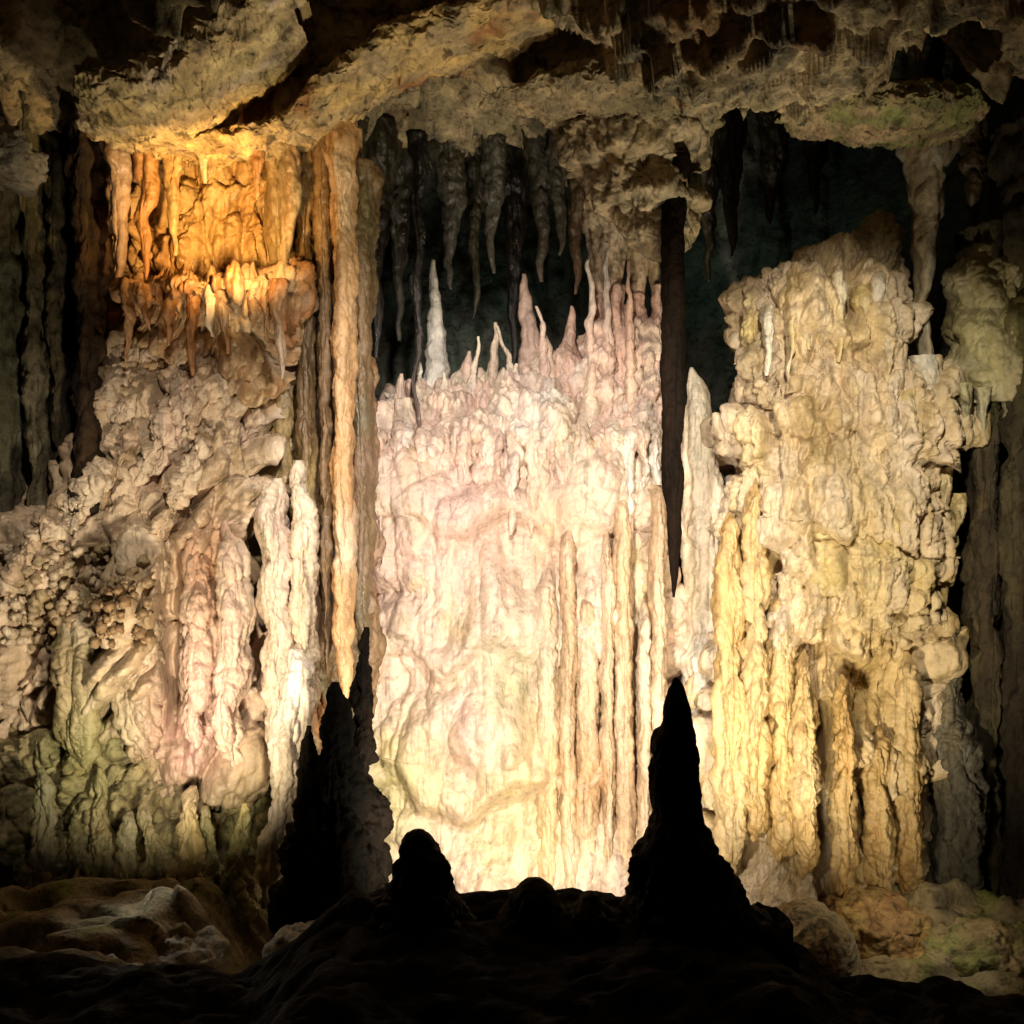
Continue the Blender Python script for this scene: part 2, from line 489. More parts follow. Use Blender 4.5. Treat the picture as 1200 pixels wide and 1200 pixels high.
body("flowstone_crown", [(585, 450, 772, 12.1, .80), (550, 440, 780, 12.1, .95), (520, 436, 784, 12.1, .98), (495, 438, 784, 12.1, .9), (475, 440, 780, 12.15, .78),
                         (455, 452, 776, 12.2, .6), (442, 500, 770, 12.25, .3)],
     M_CAL, [CREAM, PINK, WHITE, (0.5, .42, .33)], t, na=360, nz=130, cseed=4.1, power=.8, flute=.12, ff=3.0, fz=.3, lump=.30, fl=2.2, micro=.03, fm=8, warp=.3)
for i, (x0, x1, y0, y1, D) in enumerate([(630, 656, 666, 1060, 11.15), (656, 676, 610, 1050, 11.1), (672, 702, 688, 1065, 11.12),
                                         (704, 720, 620, 1058, 11.06), (718, 742, 572, 1066, 11.1), (746, 764, 705, 1070, 11.05),
                                         (760, 782, 560, 1060, 11.12)]):
    m = (x0 + x1) / 2; w = (x1 - x0) / 2
    body("organ_pipe", [(y0, m - 2, m + 2, D + .1, .03), (y0 + 25, m - w * .7, m + w * .7, D, .12), (y0 + 120, m - w, m + w, D, .17),
                        ((y0 + y1) / 2, m - w * 1.02, m + w * 1.0, D - .02, .19), (y1 - 110, m - w * 1.1, m + w * 1.1, D - .06, .22),
                        (y1, m - w * 1.35, m + w * 1.35, D - .12, .3)],
         M_CAL, [(.62, .46, .30), (0.56, .38, .22), CREAM], t, na=48, nz=200, cseed=i * 2.7, wob=.012, flute=.03, ff=5, fz=.15, lump=.03, fl=4, micro=.012, fm=12)

for i, (x, y0, w, D) in enumerate([(462, 462, 26, 11.8), (500, 452, 20, 11.6), (545, 430, 30, 11.8), (592, 446, 24, 11.5), (625, 418, 32, 11.8), (662, 400, 30, 11.8),
                                   (700, 372, 34, 11.8), (735, 356, 30, 11.9), (762, 372, 24, 11.8)]):
    body("crown_mound", [(575, x - w * .3, x + w * .3, D - .1, .05), (545, x - w * 1.1, x + w * 1.1, D - .05, w * 1.2 * K * D), (520, x - w * 1.5, x + w * 1.5, D, w * 1.5 * K * D), ((535 + y0) / 2, x - w * 1.1, x + w * 1.1, D, w * 1.1 * K * D), (y0 + 18, x - w * .6, x + w * .6, D, w * .6 * K * D), (y0, x - w * .1, x + w * .1, D, .03)],
         M_CAL, [CREAM, PINK, WHITE], t, na=70, nz=80, cseed=i * 2.6, flute=.08, ff=4, fz=.3, lump=.16, fl=3.4, micro=.03, fm=8)
rg = np.random.default_rng(8)
for i in range(20):
    x = 448 + i * 17 + rg.uniform(-6, 6); y1 = 560 + 110 * rg.random() ** 1.5; w = rg.uniform(7, 13)
    body("drip_tongue", [(480 + 20 * rg.random(), x - w * .5, x + w * .5, 11.5, .1), (515, x - w, x + w, 11.18, .13), (545, x - w * .8, x + w * .8, 11.14, .11),
                         ((545 + y1) / 2 + 10, x - w * .5, x + w * .5, 11.14, .08), (y1, x - 2, x + 2, 11.16, .02)],
         M_CAL, [CREAM, PINK, WHITE], t, na=30, nz=70, cseed=i * 1.9, flute=.03, ff=5, lump=.06, fl=4, micro=.015)

# spikes growing on the crown of the central flowstone
G = "pale spikes on top of the central flowstone"
spikes = [
    (470, 452, 530, 30, 11.6, "short blunt cream spike at the left end of the central flowstone top", CP),
    (510, 318, 500, 34, 12.0, "tall thick grey white stalagmite in the left part of the dark recess", [GREY, WHITE]),
    (545, 425, 520, 36, 11.7, "low cream knob right beside the foot of the tall grey white stalagmite", CP),
    (580, 392, 500, 24, 11.8, "very thin needle stalagmite, pale pink, in the middle of the dark recess", CP),
    (626, 335, 505, 42, 12.0, "pale stalagmite with a leaning top at the right of the dark recess", [WHITE, PINK]),
    (650, 405, 500, 34, 11.7, "short pink stalagmite in front of the leaning pale one", [PINK, CREAM]),
    (672, 372, 495, 32, 11.9, "medium pink stalagmite left of the column cluster under the tan pendant", [PINK, CREAM]),
    (600, 396, 500, 16, 11.7, "thin cream spire between the pink needle and the leaning pale stalagmite", [WHITE, CREAM]),
    (556, 408, 500, 14, 11.6, "thin white spire just left of the pink needle", [WHITE, CREAM]),
    (640, 372, 500, 18, 11.6, "slender white spire close in front of the leaning pale stalagmite", [WHITE, PINK]),
    (690, 318, 540, 20, 11.6, "tall slender cream spire left of the pink columns under the pendant", [WHITE, CREAM]),
    (712, 296, 540, 18, 11.6, "tallest slender spire, white tipped, in front of the pink columns", [WHITE, CREAM]),
    (738, 318, 540, 18, 11.6, "slender orange pink spire in front of the right pink columns", [(.64, .42, .3), CREAM]),
    (486, 415, 510, 14, 11.7, "thin grey spire left of the tall grey white stalagmite", [GREY, WHITE]),
    (527, 450, 530, 24, 11.5, "tiny white spike on the front edge of the flowstone crown, left part", [WHITE, CREAM]),
    (605, 440, 530, 28, 11.5, "small white spike on the front edge of the flowstone crown, middle part", [WHITE, CREAM]),
    (690, 440, 530, 40, 11.5, "squat rosy knob on the front edge of the flowstone crown, right part", [PINK, CREAM]),
]
for i, (x, y0, y1, w, D, lab, cols) in enumerate(spikes):
    y0 -= 14; h = y1 - y0
    lean = 14 if "leaning" in lab else 3 * math.sin(i * 2.3)
    tag(body("stalagmite", [(y1, x - w * .75, x + w * .75, D, w * .75 * K * D), (y1 - h * .25, x - w * .5, x + w * .5, D, w * .5 * K * D),
                            (y1 - h * .6, x - w * .3 - lean * .3, x + w * .3 - lean * .3, D, w * .3 * K * D),
                            (y0 + h * .1, x - w * .14 - lean * .8, x + w * .14 - lean * .8, D, w * .14 * K * D),
                            (y0, x - 2 - lean, x + 2 - lean, D, .012)],
             M_CAL, cols, None, na=36, nz=90, cseed=i * 3.1, flute=.02, ff=6, fz=.2, lump=.03, fl=5, micro=.014, fm=12, ring=.008, fr=5),
        lab, "stalagmite", G)

# columns that join the flowstone and the pendant of the vault
G = "pink columns under the tan pendant"
for i, (x, w, D, lab) in enumerate([
        (700, 26, 12.0, "leftmost pink column of the cluster that joins the tan pendant to the central flowstone"),
        (722, 34, 11.85, "brightest orange pink column in the cluster below the tan pendant"),
        (748, 30, 11.95, "rosy column in the cluster below the tan pendant, next to the brightest one"),
        (768, 20, 11.9, "thin pink column of the pendant cluster, nearest the dark hanging stalactite")]):
    tc = empty("column", P(x, 500, D), lab, "column", G)
    body("lower_stalagmite", [(510, x - w * .9, x + w * .9, D, .3), (450, x - w * .7, x + w * .7, D, .24), (390, x - w * .45, x + w * .45, D, .16),
                              (345 - 10 * (i % 2), x - w * .3, x + w * .3, D, .1)],
         M_CAL, [(0.64, .40, .29), (0.66, .47, .36)], tc, na=44, nz=90, cseed=i * 4.0, flute=.04, ff=5, fz=.2, lump=.05, fl=4.5, micro=.015)
    body("upper_stalactite", [(235, x - w * .9, x + w * .9, D, .3), (265, x - w * .65, x + w * .65, D, .22), (310, x - w * .36, x + w * .36, D, .13),
                              (355 - 10 * (i % 2), x - w * .27, x + w * .27, D, .09)],
         M_CAL, [TAN, (0.45, .34, .22), (0.5, .4, .27)], tc, na=44, nz=80, cseed=i * 5.0, flute=.04, ff=5, fz=.2, lump=.04, fl=4.5, micro=.015)

# ------------------------------------------------------------------ tan pendant of the vault and the dark stalactite
tag(body("hanging_pendant", [(60, 610, 870, 10.6, 1.0), (120, 640, 850, 10.6, .9), (165, 660, 835, 10.6, .8), (205, 680, 820, 10.7, .6),
                             (240, 705, 815, 10.6, .5), (265, 722, 812, 10.5, .36), (290, 745, 806, 10.4, .2), (305, 765, 800, 10.35, .06)],
         M_ROCK, [TAN, (0.42, .33, .20), OLIVE, (0.40, .30, .20)], None, na=220, nz=160, cseed=9.2, flute=.09, ff=2.6, fz=.35, lump=.2, fl=1.9, micro=.03, fm=6,
         steps=.10, fs=2.6),
    "knobbly tan rock pendant bulging down from the vault above the dark stalactite", "rock pendant")
tag(body("stalactite", [(190, 772, 808, 10.4, .30), (245, 774, 804, 10.2, .15), (290, 775, 802, 10.1, .12), (380, 775, 802, 10.1, .11),
                        (540, 776, 801, 10.1, .10), (610, 779, 798, 10.1, .075), (665, 784, 794, 10.1, .04), (700, 787.5, 790, 10.1, .01)],
         M_BLACK, [(.007, .005, .003), (0.014, .008, .005)], None, na=48, nz=220, cseed=3.3, wob=.012, flute=.015, ff=6, fz=.12, lump=.015, fl=4, micro=.008, fm=12),  # unlit silhouette put into the colour, since the lamps reach it
    "very long slender dark stalactite pointing down at the tall black stalagmite", "stalactite")

# white spire right of the dark stalactite, and the curtain that links to the right flowstone
tag(body("stalagmite", [(1085, 790, 868, 11.5, .45), (960, 795, 862, 11.5, .4), (840, 798, 858, 11.5, .36), (700, 800, 856, 11.5, .32), (600, 801, 850, 11.5, .27),
                        (520, 802, 842, 11.5, .2), (470, 804, 832, 11.5, .14), (440, 808, 822, 11.5, .06), (430, 812, 816, 11.5, .02)],
         M_CAL, [WHITE, CREAM, (0.66, .54, .36)], None, na=80, nz=300, cseed=7.7, flute=.06, ff=3.6, fz=.12, lump=.06, fl=3, micro=.014, fm=10),
    "tall white stone spire just right of the dark hanging stalactite", "stalagmite")

# ------------------------------------------------------------------ right flowstone
t = empty("yellow_flowstone", P(960, 1090, 11.0),
          "big yellow cream flowstone mass with a knobbly top at the right", "flowstone")
YP = [CREAM, (0.62, .47, .28), (.58, .43, .2), (0.46, .33, .15)]
body("flowstone_face", [(1100, 838, 1085, 11.1, .95), (1000, 835, 1080, 11.1, .9), (880, 835, 1082, 11.1, .88), (780, 840, 1085, 11.1, .9),
                        (690, 842, 1090, 11.1, 1.0), (600, 848, 1092, 11.1, 1.02), (520, 856, 1110, 11.1, .92), (468, 860, 1122, 11.1, .9), (445, 862, 1090, 11.15, .85),
                        (415, 863, 1050, 11.15, .8), (380, 866, 1044, 11.15, .75), (350, 874, 1044, 11.15, .68), (325, 900, 1044, 11.2, .55), (303, 935, 1044, 11.2, .4), (288, 985, 1040, 11.25, .12)],
     M_CAL, YP, t, na=400, nz=460, cseed=2.2, power=.78, flute=.20, ff=2.6, fz=.13, lump=.20, fl=2.4, micro=.035, fm=8, steps=.2, fs=.9, warp=.3,
     grooves=((966, 825, 1030, 9, 1.0, 10.2), (1000, 300, 400, 8, .3, 10.4), (905, 420, 560, 7, .3, 10.3), (1030, 860, 980, 7, .5, 10.2)))
body("knob", [(330, 985, 1050, 11.0, .35), (300, 992, 1054, 11.0, .33), (275, 1005, 1056, 11.0, .26), (255, 1018, 1048, 11.0, .14), (246, 1028, 1038, 11.0, .04)],
     M_CAL, [TAN, (0.5, .42, .26), YELLOW], t, na=80, nz=80, cseed=6.2, flute=.05, ff=5, fz=.3, lump=.1, fl=4.5, micro=.02)
for i, (x, y0, y1, w, D) in enumerate([(884, 330, 420, 16, 10.75), (915, 306, 400, 18, 10.8), (944, 292, 400, 15, 10.85), (972, 276, 380, 17, 10.9), (1000, 268, 400, 14, 10.8), (896, 372, 450, 20, 10.65),
                                      (1124, 420, 500, 14, 10.8), (1090, 452, 520, 20, 10.6)]):
    body("crown_mound", [(y1 + 60, x - w * .2, x + w * .2, D + .15, .04), (y1 + 25, x - w * .7, x + w * .7, D + .08, w * .8 * K * D), (y1, x - w * 1.15, x + w * 1.15, D, w * 1.2 * K * D), ((y1 + y0) / 2, x - w, x + w, D, w * K * D), (y0 + 16, x - w * .6, x + w * .6, D, w * .6 * K * D), (y0, x - w * .1, x + w * .1, D, .02)],
         M_CAL, [CREAM, TAN, YELLOW], t, na=56, nz=80, cseed=i * 3.6, flute=.07, ff=4, fz=.3, lump=.14, fl=3.6, micro=.03, fm=8)
body("bulge", [(770, 990, 1060, 10.5, .1), (735, 955, 1085, 10.4, .28), (690, 930, 1094, 10.4, .38), (630, 932, 1085, 10.4, .38), (575, 950, 1065, 10.5, .3), (520, 975, 1040, 10.65, .1)],
     M_CAL, [YELLOW, (0.66, .54, .28), CREAM], t, na=180, nz=160, cseed=3.9, flute=.16, ff=2.8, fz=.15, lump=.22, fl=2.2, micro=.03, warp=.2)
for i, (x0, x1, y0, y1, D) in enumerate([(838, 874, 600, 1030, 10.42), (868, 900, 560, 985, 10.3), (896, 932, 690, 1012, 10.32), (928, 957, 760, 1030, 10.1),
                                         (974, 1002, 790, 1060, 10.1), (1010, 1046, 850, 1070, 10.22), (1046, 1078, 760, 1085, 10.3)]):
    m = (x0 + x1) / 2; w = (x1 - x0) / 2
    body("organ_pipe", [(y0, m - 2, m + 2, D + .12, .03), (y0 + 25, m - w * .7, m + w * .7, D, .14), (y0 + 110, m - w, m + w, D, .2),
                        (y1 - 90, m - w * 1.05, m + w * 1.05, D - .02, .24), (y1 - 25, m - w * .8, m + w * .8, D, .2), (y1, m - w * .25, m + w * .25, D + .05, .06)],
         M_CAL, [(0.56, .39, .17), (.44, .26, .085), (.6, .45, .24)], t, na=72, nz=170, cseed=i * 2.1 + .7, wob=.014, flute=.07, ff=4, fz=.12, lump=.10, fl=2.6, micro=.014, fm=12)
# icicle fringe beside the dark cracks and the rags on its right edge
for i, (x, y0, y1, w, D) in enumerate([(900, 372, 440, 14, 10.35), (924, 352, 450, 16, 10.3), (944, 340, 410, 14, 10.3), (984, 330, 425, 16, 10.3), (1040, 400, 470, 14, 10.3), (1060, 470, 540, 16, 10.25), (1000, 455, 520, 12, 10.25), (1012, 350, 430, 26, 10.5), (1028, 330, 445, 18, 10.45), (960, 360, 420, 22, 10.55), (930, 380, 440, 20, 10.5), (1082, 430, 505, 26, 10.5),
                                       (1108, 440, 500, 22, 10.6), (1102, 560, 640, 20, 10.4), (1120, 590, 655, 16, 10.4), (1106, 640, 712, 22, 10.35)]):
    body("icicle", [(y0 - 12, x - w * .6, x + w * .6, D + .1, .16), (y0 + 12, x - w * .5, x + w * .5, D, .14), ((y0 + y1) / 2, x - w * .33, x + w * .33, D, .1),
                    (y1, x - 2, x + 2, D, .015)],
         M_CAL, [(0.6, .48, .3), YELLOW, WHITE], t, na=30, nz=60, cseed=i * 3.3, flute=.03, ff=6, lump=.03, fl=5, micro=.012)

tag(body("column", [(520, 1072, 1098, 10.8, .2), (450, 1075, 1095, 10.7, .15), (400, 1077, 1092, 10.65, .12), (350, 1076, 1091, 10.6, .12), (310, 1074, 1094, 10.6, .15), (270, 1072, 1100, 10.7, .2), (215, 1064, 1108, 10.8, .3), (150, 1050, 1120, 10.8, .4)],
         M_CAL, [GREY, TAN, CREAM], None, na=44, nz=110, cseed=5.5, flute=.04, ff=5, lump=.05, fl=4, micro=.015),
    "slim grey column between the two dark cracks at the top right", "column")
t = empty("greenish_column", P(1165, 470, 10.6), "stout yellow green column at the right edge, level with the flowstone top", "column")
body("shaft", [(475, 1122, 1230, 10.7, .45), (440, 1112, 1235, 10.7, .55), (390, 1112, 1235, 10.7, .55), (330, 1116, 1230, 10.7, .5), (300, 1122, 1225, 10.7, .4), (285, 1140, 1215, 10.7, .2)],
     M_CAL, [(0.40, .34, .18), (0.46, .40, .25), GREY, OLIVE], t, na=150, nz=140, cseed=8.5, flute=.08, ff=3, fz=.2, lump=.1, fl=2.6, micro=.02)
for i, (x, y0, y1, w) in enumerate([(1130, 450, 500, 18), (1152, 455, 520, 20), (1180, 455, 505, 22)]):
    body("icicle", [(y0, x - w * .6, x + w * .6, 10.35, .14), (y0 + 20, x - w * .42, x + w * .42, 10.35, .1), (y1, x - 2, x + 2, 10.35, .015)],
         M_CAL, [(0.4, .36, .2), GREY], t, na=28, nz=44, cseed=i * 7.1, flute=.03, ff=6, lump=.03, fl=5, micro=.012)

# dim forms at the right, their shade put into darkened colours
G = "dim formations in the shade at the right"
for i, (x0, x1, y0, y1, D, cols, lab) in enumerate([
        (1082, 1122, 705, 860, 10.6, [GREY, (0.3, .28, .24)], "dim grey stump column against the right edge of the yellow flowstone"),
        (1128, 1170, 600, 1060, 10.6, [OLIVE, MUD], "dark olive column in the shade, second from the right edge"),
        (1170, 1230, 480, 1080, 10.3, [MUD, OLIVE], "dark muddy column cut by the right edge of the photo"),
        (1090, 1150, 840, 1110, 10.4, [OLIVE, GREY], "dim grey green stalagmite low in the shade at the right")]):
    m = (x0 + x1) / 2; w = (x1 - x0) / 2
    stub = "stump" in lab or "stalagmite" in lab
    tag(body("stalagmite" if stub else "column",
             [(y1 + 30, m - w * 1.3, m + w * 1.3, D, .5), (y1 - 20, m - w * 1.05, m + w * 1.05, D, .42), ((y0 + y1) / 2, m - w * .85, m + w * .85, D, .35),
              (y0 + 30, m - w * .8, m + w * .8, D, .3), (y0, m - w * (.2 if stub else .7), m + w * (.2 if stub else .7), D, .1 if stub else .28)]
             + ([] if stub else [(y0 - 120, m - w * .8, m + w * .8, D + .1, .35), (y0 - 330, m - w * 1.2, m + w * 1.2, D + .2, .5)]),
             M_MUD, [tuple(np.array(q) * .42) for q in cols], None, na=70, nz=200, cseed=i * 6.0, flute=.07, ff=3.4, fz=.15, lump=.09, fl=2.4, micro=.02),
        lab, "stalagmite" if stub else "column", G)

# ------------------------------------------------------------------ brown columns left of the centre
G = "brown columns left of the central flowstone"
cols_ = [
    (318, 350, 300, 850, 10.3, [TAN, (0.34, .24, .13), OCHRE], "broad tan column at the left of the brown column group"),
    (350, 374, 250, 820, 10.1, [BROWN, (.2, .12, .05), OCHRE], "slim brown column, second from the left in the column group"),
    (374, 392, 300, 790, 10.0, [(0.3, .18, .08), BROWN], "dark brown thin column in the middle of the column group"),
    (390, 416, 280, 835, 9.9, [(0.52, .32, .15), (0.55, .29, .11), CREAM], "orange cream striped column ending in a low point, beside the flowstone"),
    (414, 438, 330, 800, 10.2, [BROWN, (0.26, .17, .07), OLIVE], "brown column touching the left edge of the central flowstone"),
]
for i, (x0, x1, y0, y1, D, cols, lab) in enumerate(cols_):
    m = (x0 + x1) / 2; w = (x1 - x0) / 2
    tag(body("column", [(y0 - 130, m - w * 1.7, m + w * 1.7, D + .1, .4), (y0 - 20, m - w * 1.2, m + w * 1.2, D, .26), (y0 + 60, m - w * 1.0, m + w * 1.0, D, .2),
                        ((y0 + y1) / 2, m - w * 1.05, m + w * 1.05, D, .2), (y1 - 130, m - w * .95, m + w * .95, D, .18), (y1 - 40, m - w * .55, m + w * .55, D, .1), (y1, m - 2, m + 2, D, .015)],
             M_CAL, [tuple(np.array(q) * (.95 if i == 3 else .62)) for q in cols], None, na=56, nz=240, cseed=i * 5.1, wob=.014, flute=.05, ff=4.6, fz=.1, lump=.05, fl=3, micro=.014, fm=11), lab, "column", G)

# mass behind the brown columns, and the dark stumps below them
tag(body("flowstone_buttress", [(900, 372, 410, 11.5, .1), (850, 345, 436, 11.3, .35), (770, 335, 442, 11.1, .45), (600, 300, 440, 11.0, .55), (450, 300, 440, 11.0, .6), (380, 310, 430, 11.1, .5), (345, 330, 410, 11.1, .3)],
         M_CAL, [BROWN, OLIVE, TAN, RUST], None, na=200, nz=260, cseed=4.8, flute=.09, ff=3, fz=.12, lump=.12, fl=2.2, micro=.02),
    "brown fluted stone buttress behind the brown columns", "flowstone")
G = "dark stumps below the brown columns"
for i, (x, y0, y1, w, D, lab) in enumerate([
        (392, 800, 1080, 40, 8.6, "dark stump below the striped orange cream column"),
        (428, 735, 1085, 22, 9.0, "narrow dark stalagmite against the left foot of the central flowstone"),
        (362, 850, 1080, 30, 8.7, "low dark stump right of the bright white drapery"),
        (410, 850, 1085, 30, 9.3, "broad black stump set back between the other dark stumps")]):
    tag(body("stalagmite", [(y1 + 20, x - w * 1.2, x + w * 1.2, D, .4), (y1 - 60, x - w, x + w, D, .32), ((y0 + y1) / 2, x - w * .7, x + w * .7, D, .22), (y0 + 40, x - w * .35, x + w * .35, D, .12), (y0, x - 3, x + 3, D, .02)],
             M_BLACK, [(.007, .006, .004), (0.012, .008, .005), (.016, .011, .007)], None, na=80, nz=180, cseed=i * 4.4, flute=.10, ff=4, lump=.16, fl=2.6, micro=.03), lab, "stalagmite", G)  # shade under the columns put into the near-black colour

# ------------------------------------------------------------------ left cascade
t = empty("left_cascade", P(180, 900, 10.2), "sloping pink cream flowstone cascade with a ragged slope at the left", "flowstone")
LP = [(.6, .46, .32), (0.46, .33, .2), (0.6, .42, .31), (0.30, .21, .11)]
body("cascade_slope", [(910, 60, 330, 10.3, .5), (860, 10, 335, 10.3, .7), (760, -50, 335, 10.3, .85), (690, -60, 335, 10.3, .9), (650, -40, 335, 10.35, .9), (610, 20, 335, 10.35, .86), (560, 85, 335, 10.4, .8),
                       (500, 120, 338, 10.45, .7), (440, 145, 335, 10.5, .55), (405, 152, 332, 10.5, .45), (380, 160, 325, 10.5, .35), (365, 180, 310, 10.5, .2)],
     M_CAL, LP, t, na=360, nz=330, cseed=6.6, power=.85, flute=.34, ff=1.9, fz=.25, lump=.22, fl=2.2, micro=.035, fm=7, steps=.06, fs=1.6, warp=.3, skew=.85,
     grooves=((203, 640, 860, 8, .6, 9.6), (298, 590, 800, 8, .6, 9.6), (292, 450, 540, 9, .5, 9.7), (110, 620, 760, 14, .35, 9.6), (188, 430, 520, 12, .35, 9.8), (250, 420, 520, 8, .3, 9.8)))
for i, (x0, x1, y0, y1, D, cols) in enumerate([(128, 196, 600, 885, 9.55, [CREAM, TAN, (.5, .37, .24)]), (212, 250, 620, 900, 9.45, [(0.6, .38, .26), CREAM, PINK]),
                                               (250, 290, 610, 910, 9.5, [PINK, CREAM, TAN]), (306, 342, 560, 890, 9.55, [CREAM, (0.6, .44, .34)]),
                                               (338, 370, 540, 870, 9.65, [CREAM, (.55, .42, .26), WHITE]), (60, 122, 690, 900, 9.45, [TAN, OLIVE, CREAM])]):
    m = (x0 + x1) / 2; w = (x1 - x0) / 2
    body("drapery_fold", [(y0, m - w * .3, m + w * .3, D + .25, .1), (y0 + 50, m - w * .9, m + w * .9, D + .1, .2), ((y0 + y1) / 2, m - w, m + w, D, .22),
                          (y1 - 90, m - w * .9, m + w * .92, D, .2), (y1 - 25, m - w * .6, m + w * .8, D, .14), (y1, m + w * .2, m + w * .4, D, .03)],
         M_CAL, cols, t, na=70, nz=190, cseed=i * 3.7, flute=.06, ff=3.6, fz=.12, lump=.08, fl=2.4, micro=.016, fm=10)
CV = np.array([list(q.co) for q in t.children[0].data.vertices]) + np.array(t.children[0].location) + np.array(t.location)
CV = CV[CV[:, 1] < 10.6]
CX = 600 + CV[:, 0] / (K * CV[:, 1]); CY = 600 - (CV[:, 2] - EYE) / (K * CV[:, 1])


def front(x, y):
    k = (np.abs(CX - x) < 9) & (np.abs(CY - y) < 9)
    return CV[k, 1].min() if k.any() else 9.7


# coral-like nodules on the left shoulder
rng = np.random.default_rng(5)
VV = []; FF = []; nb = 0
for i in range(230):
    x = rng.uniform(2, 175); y = rng.uniform(640, 760)
    D = front(x, y) + .03
    r = rng.uniform(2.5, 7.5) * K * D
    c = P(x, y, D)
    n1, n2 = 10, 8
    th = np.linspace(0, 2 * math.pi, n1, endpoint=False); ph = np.linspace(-1.45, 1.45, n2)
    T_, Ph = np.meshgrid(th, ph)
    V = np.stack([np.cos(T_) * np.cos(Ph), np.sin(T_) * np.cos(Ph) * 1.5, np.sin(Ph)], -1).reshape(-1, 3)
    V = c + V * r * (1 + .9 * fbm(V[:, 0] * 1.7 + i, V[:, 1] * 1.7, V[:, 2] * 1.7, 2))[:, None]
    a = np.arange(n2 - 1)[:, None] * n1; j = np.arange(n1)[None]; j2 = (j + 1) % n1
    FF.append(np.stack([a + j, a + j2, a + n1 + j2, a + n1 + j], -1).reshape(-1, 4) + nb)
    VV.append(V); nb += len(V)
V = np.vstack(VV)
o = link("coral_nodules", V, np.vstack(FF), M_CAL, t, P(95, 690, 9.5), colour(V, [TAN, CREAM, BROWN], 2.0))
o["kind"] = "stuff"
# lumps along the sloping crest
for i, (x, y, w, h) in enumerate([(35, 640, 22, 34), (58, 612, 24, 40), (84, 596, 22, 42), (108, 574, 24, 44), (130, 548, 24, 46), (152, 528, 26, 50), (176, 500, 26, 56), (200, 478, 24, 54),
                                  (226, 455, 26, 60), (252, 440, 24, 64), (280, 425, 26, 66), (308, 412, 24, 70), (160, 408, 22, 60), (186, 402, 20, 52), (218, 410, 18, 44), (150, 470, 18, 52), (300, 480, 20, 70), (236, 520, 18, 70)]):
    D = front(x, y + 16) + .10
    x0 = x
    body("crest_lump", [(y + h * 1.7, x - w * .3 - h * .75, x + w * .2 - h * .75, D, .06), (y + h, x - w * .6 - h * .4, x + w * .5 - h * .4, D - .02, .13), (y + h * .4, x - w * .85 - h * .12, x + w * .8 - h * .12, D, .17), (y, x - w * .8, x + w * .9, D + .05, .16), (y - 14, x - w * .2, x + w * .3, D + .1, .04)],
         M_CAL, [CREAM, (.52, .37, .24), (.64, .48, .36), (.3, .2, .1)], t, na=60, nz=70, cseed=i * 1.7, flute=.07, ff=4, fz=.3, lump=.18, fl=3.2, micro=.03, fm=8)

# bright white drapery low at the left of the dark stumps
tag(body("drapery", [(1060, 296, 322, 9.3, .12), (1000, 304, 336, 9.3, .16), (930, 318, 348, 9.3, .18), (880, 318, 362, 9.35, .2), (840, 326, 366, 9.4, .2), (790, 330, 366, 9.45, .18), (760, 340, 362, 9.5, .1)],
         M_CAL, [WHITE, CREAM], None, na=60, nz=150, cseed=1.9, flute=.05, ff=5, lump=.06, fl=3.5, micro=.015),
    "bright white wavy drapery trailing down to the floor left of the dark stumps", "drapery")

# lower left: greenish stalagmites under the cascade
tag(body("rock_bank", [(1120, -140, 350, 10.2, 1.25), (1050, -140, 345, 10.2, 1.1), (980, -130, 338, 10.2, .92), (920, -120, 332, 10.25, .8), (870, -110, 325, 10.3, .65), (820, -100, 320, 10.4, .4)],
         M_ROCK, [(.34, .28, .13), (.44, .36, .2), MOSS, (0.30, .22, .1)], None, na=360, nz=240, cseed=7.1, flute=.20, ff=2.4, fz=.3, lump=.34, fl=1.8, micro=.04, warp=.3),
    "rough olive yellow rock bank sloping to the floor under the left cascade", "rock")
G = "small greenish stalagmites under the left cascade"
for i, (x, y0, y1, w, lab) in enumerate([
        (45, 900, 1070, 20, "dim grey green stalagmite near the left edge, tallest of its row"),
        (95, 960, 1070, 16, "small dim stalagmite second from the left edge under the cascade"),
        (145, 950, 1080, 18, "pale green stalagmite forked low under the cascade, third from the left"),
        (178, 930, 1060, 16, "thin olive stalagmite right of the forked pale green one"),
        (215, 920, 1060, 24, "broad ochre stalagmite right under the pink drapery fold"),
        (250, 945, 1062, 18, "low moss stained stalagmite in the middle of the bank"),
        (276, 940, 1060, 20, "bright yellow green stalagmite left of the white drapery"),
        (120, 900, 1010, 14, "slim tan stalagmite high on the bank above the forked one")]):
    D = [8.9, 8.8, 8.95, 9.05, 9.0, 9.1, 8.95, 9.1][i]; ln = [6, -8, 10, -5, 14, -10, 8, -6][i]
    tag(body("stalagmite", [(y1 + 25, x - w * 1.7, x + w * 1.5, D, w * 1.5 * K * D), (y1 - 15, x - w * 1.25, x + w * 1.1, D + .05, w * K * D), ((y0 + y1) / 2, x - w * .75 + ln * .4, x + w * .7 + ln * .4, D + .1, w * .6 * K * D),
                            (y0 + 16, x - w * .5 + ln * .8, x + w * .4 + ln * .8, D + .2, w * .4 * K * D), (y0, x - 4 + ln, x + 3 + ln, D + .25, .02)],
             M_CAL, [[OLIVE, GREY], [OLIVE, MUD], [(0.42, .38, .22), GREY], [OLIVE, TAN], [OCHRE, TAN], [MOSS, TAN], [YELLOW, MOSS], [TAN, OLIVE]][i], None,
             na=60, nz=100, cseed=i * 2.9, flute=.07, ff=5, lump=.14, fl=3.4, micro=.03), lab, "stalagmite", G)

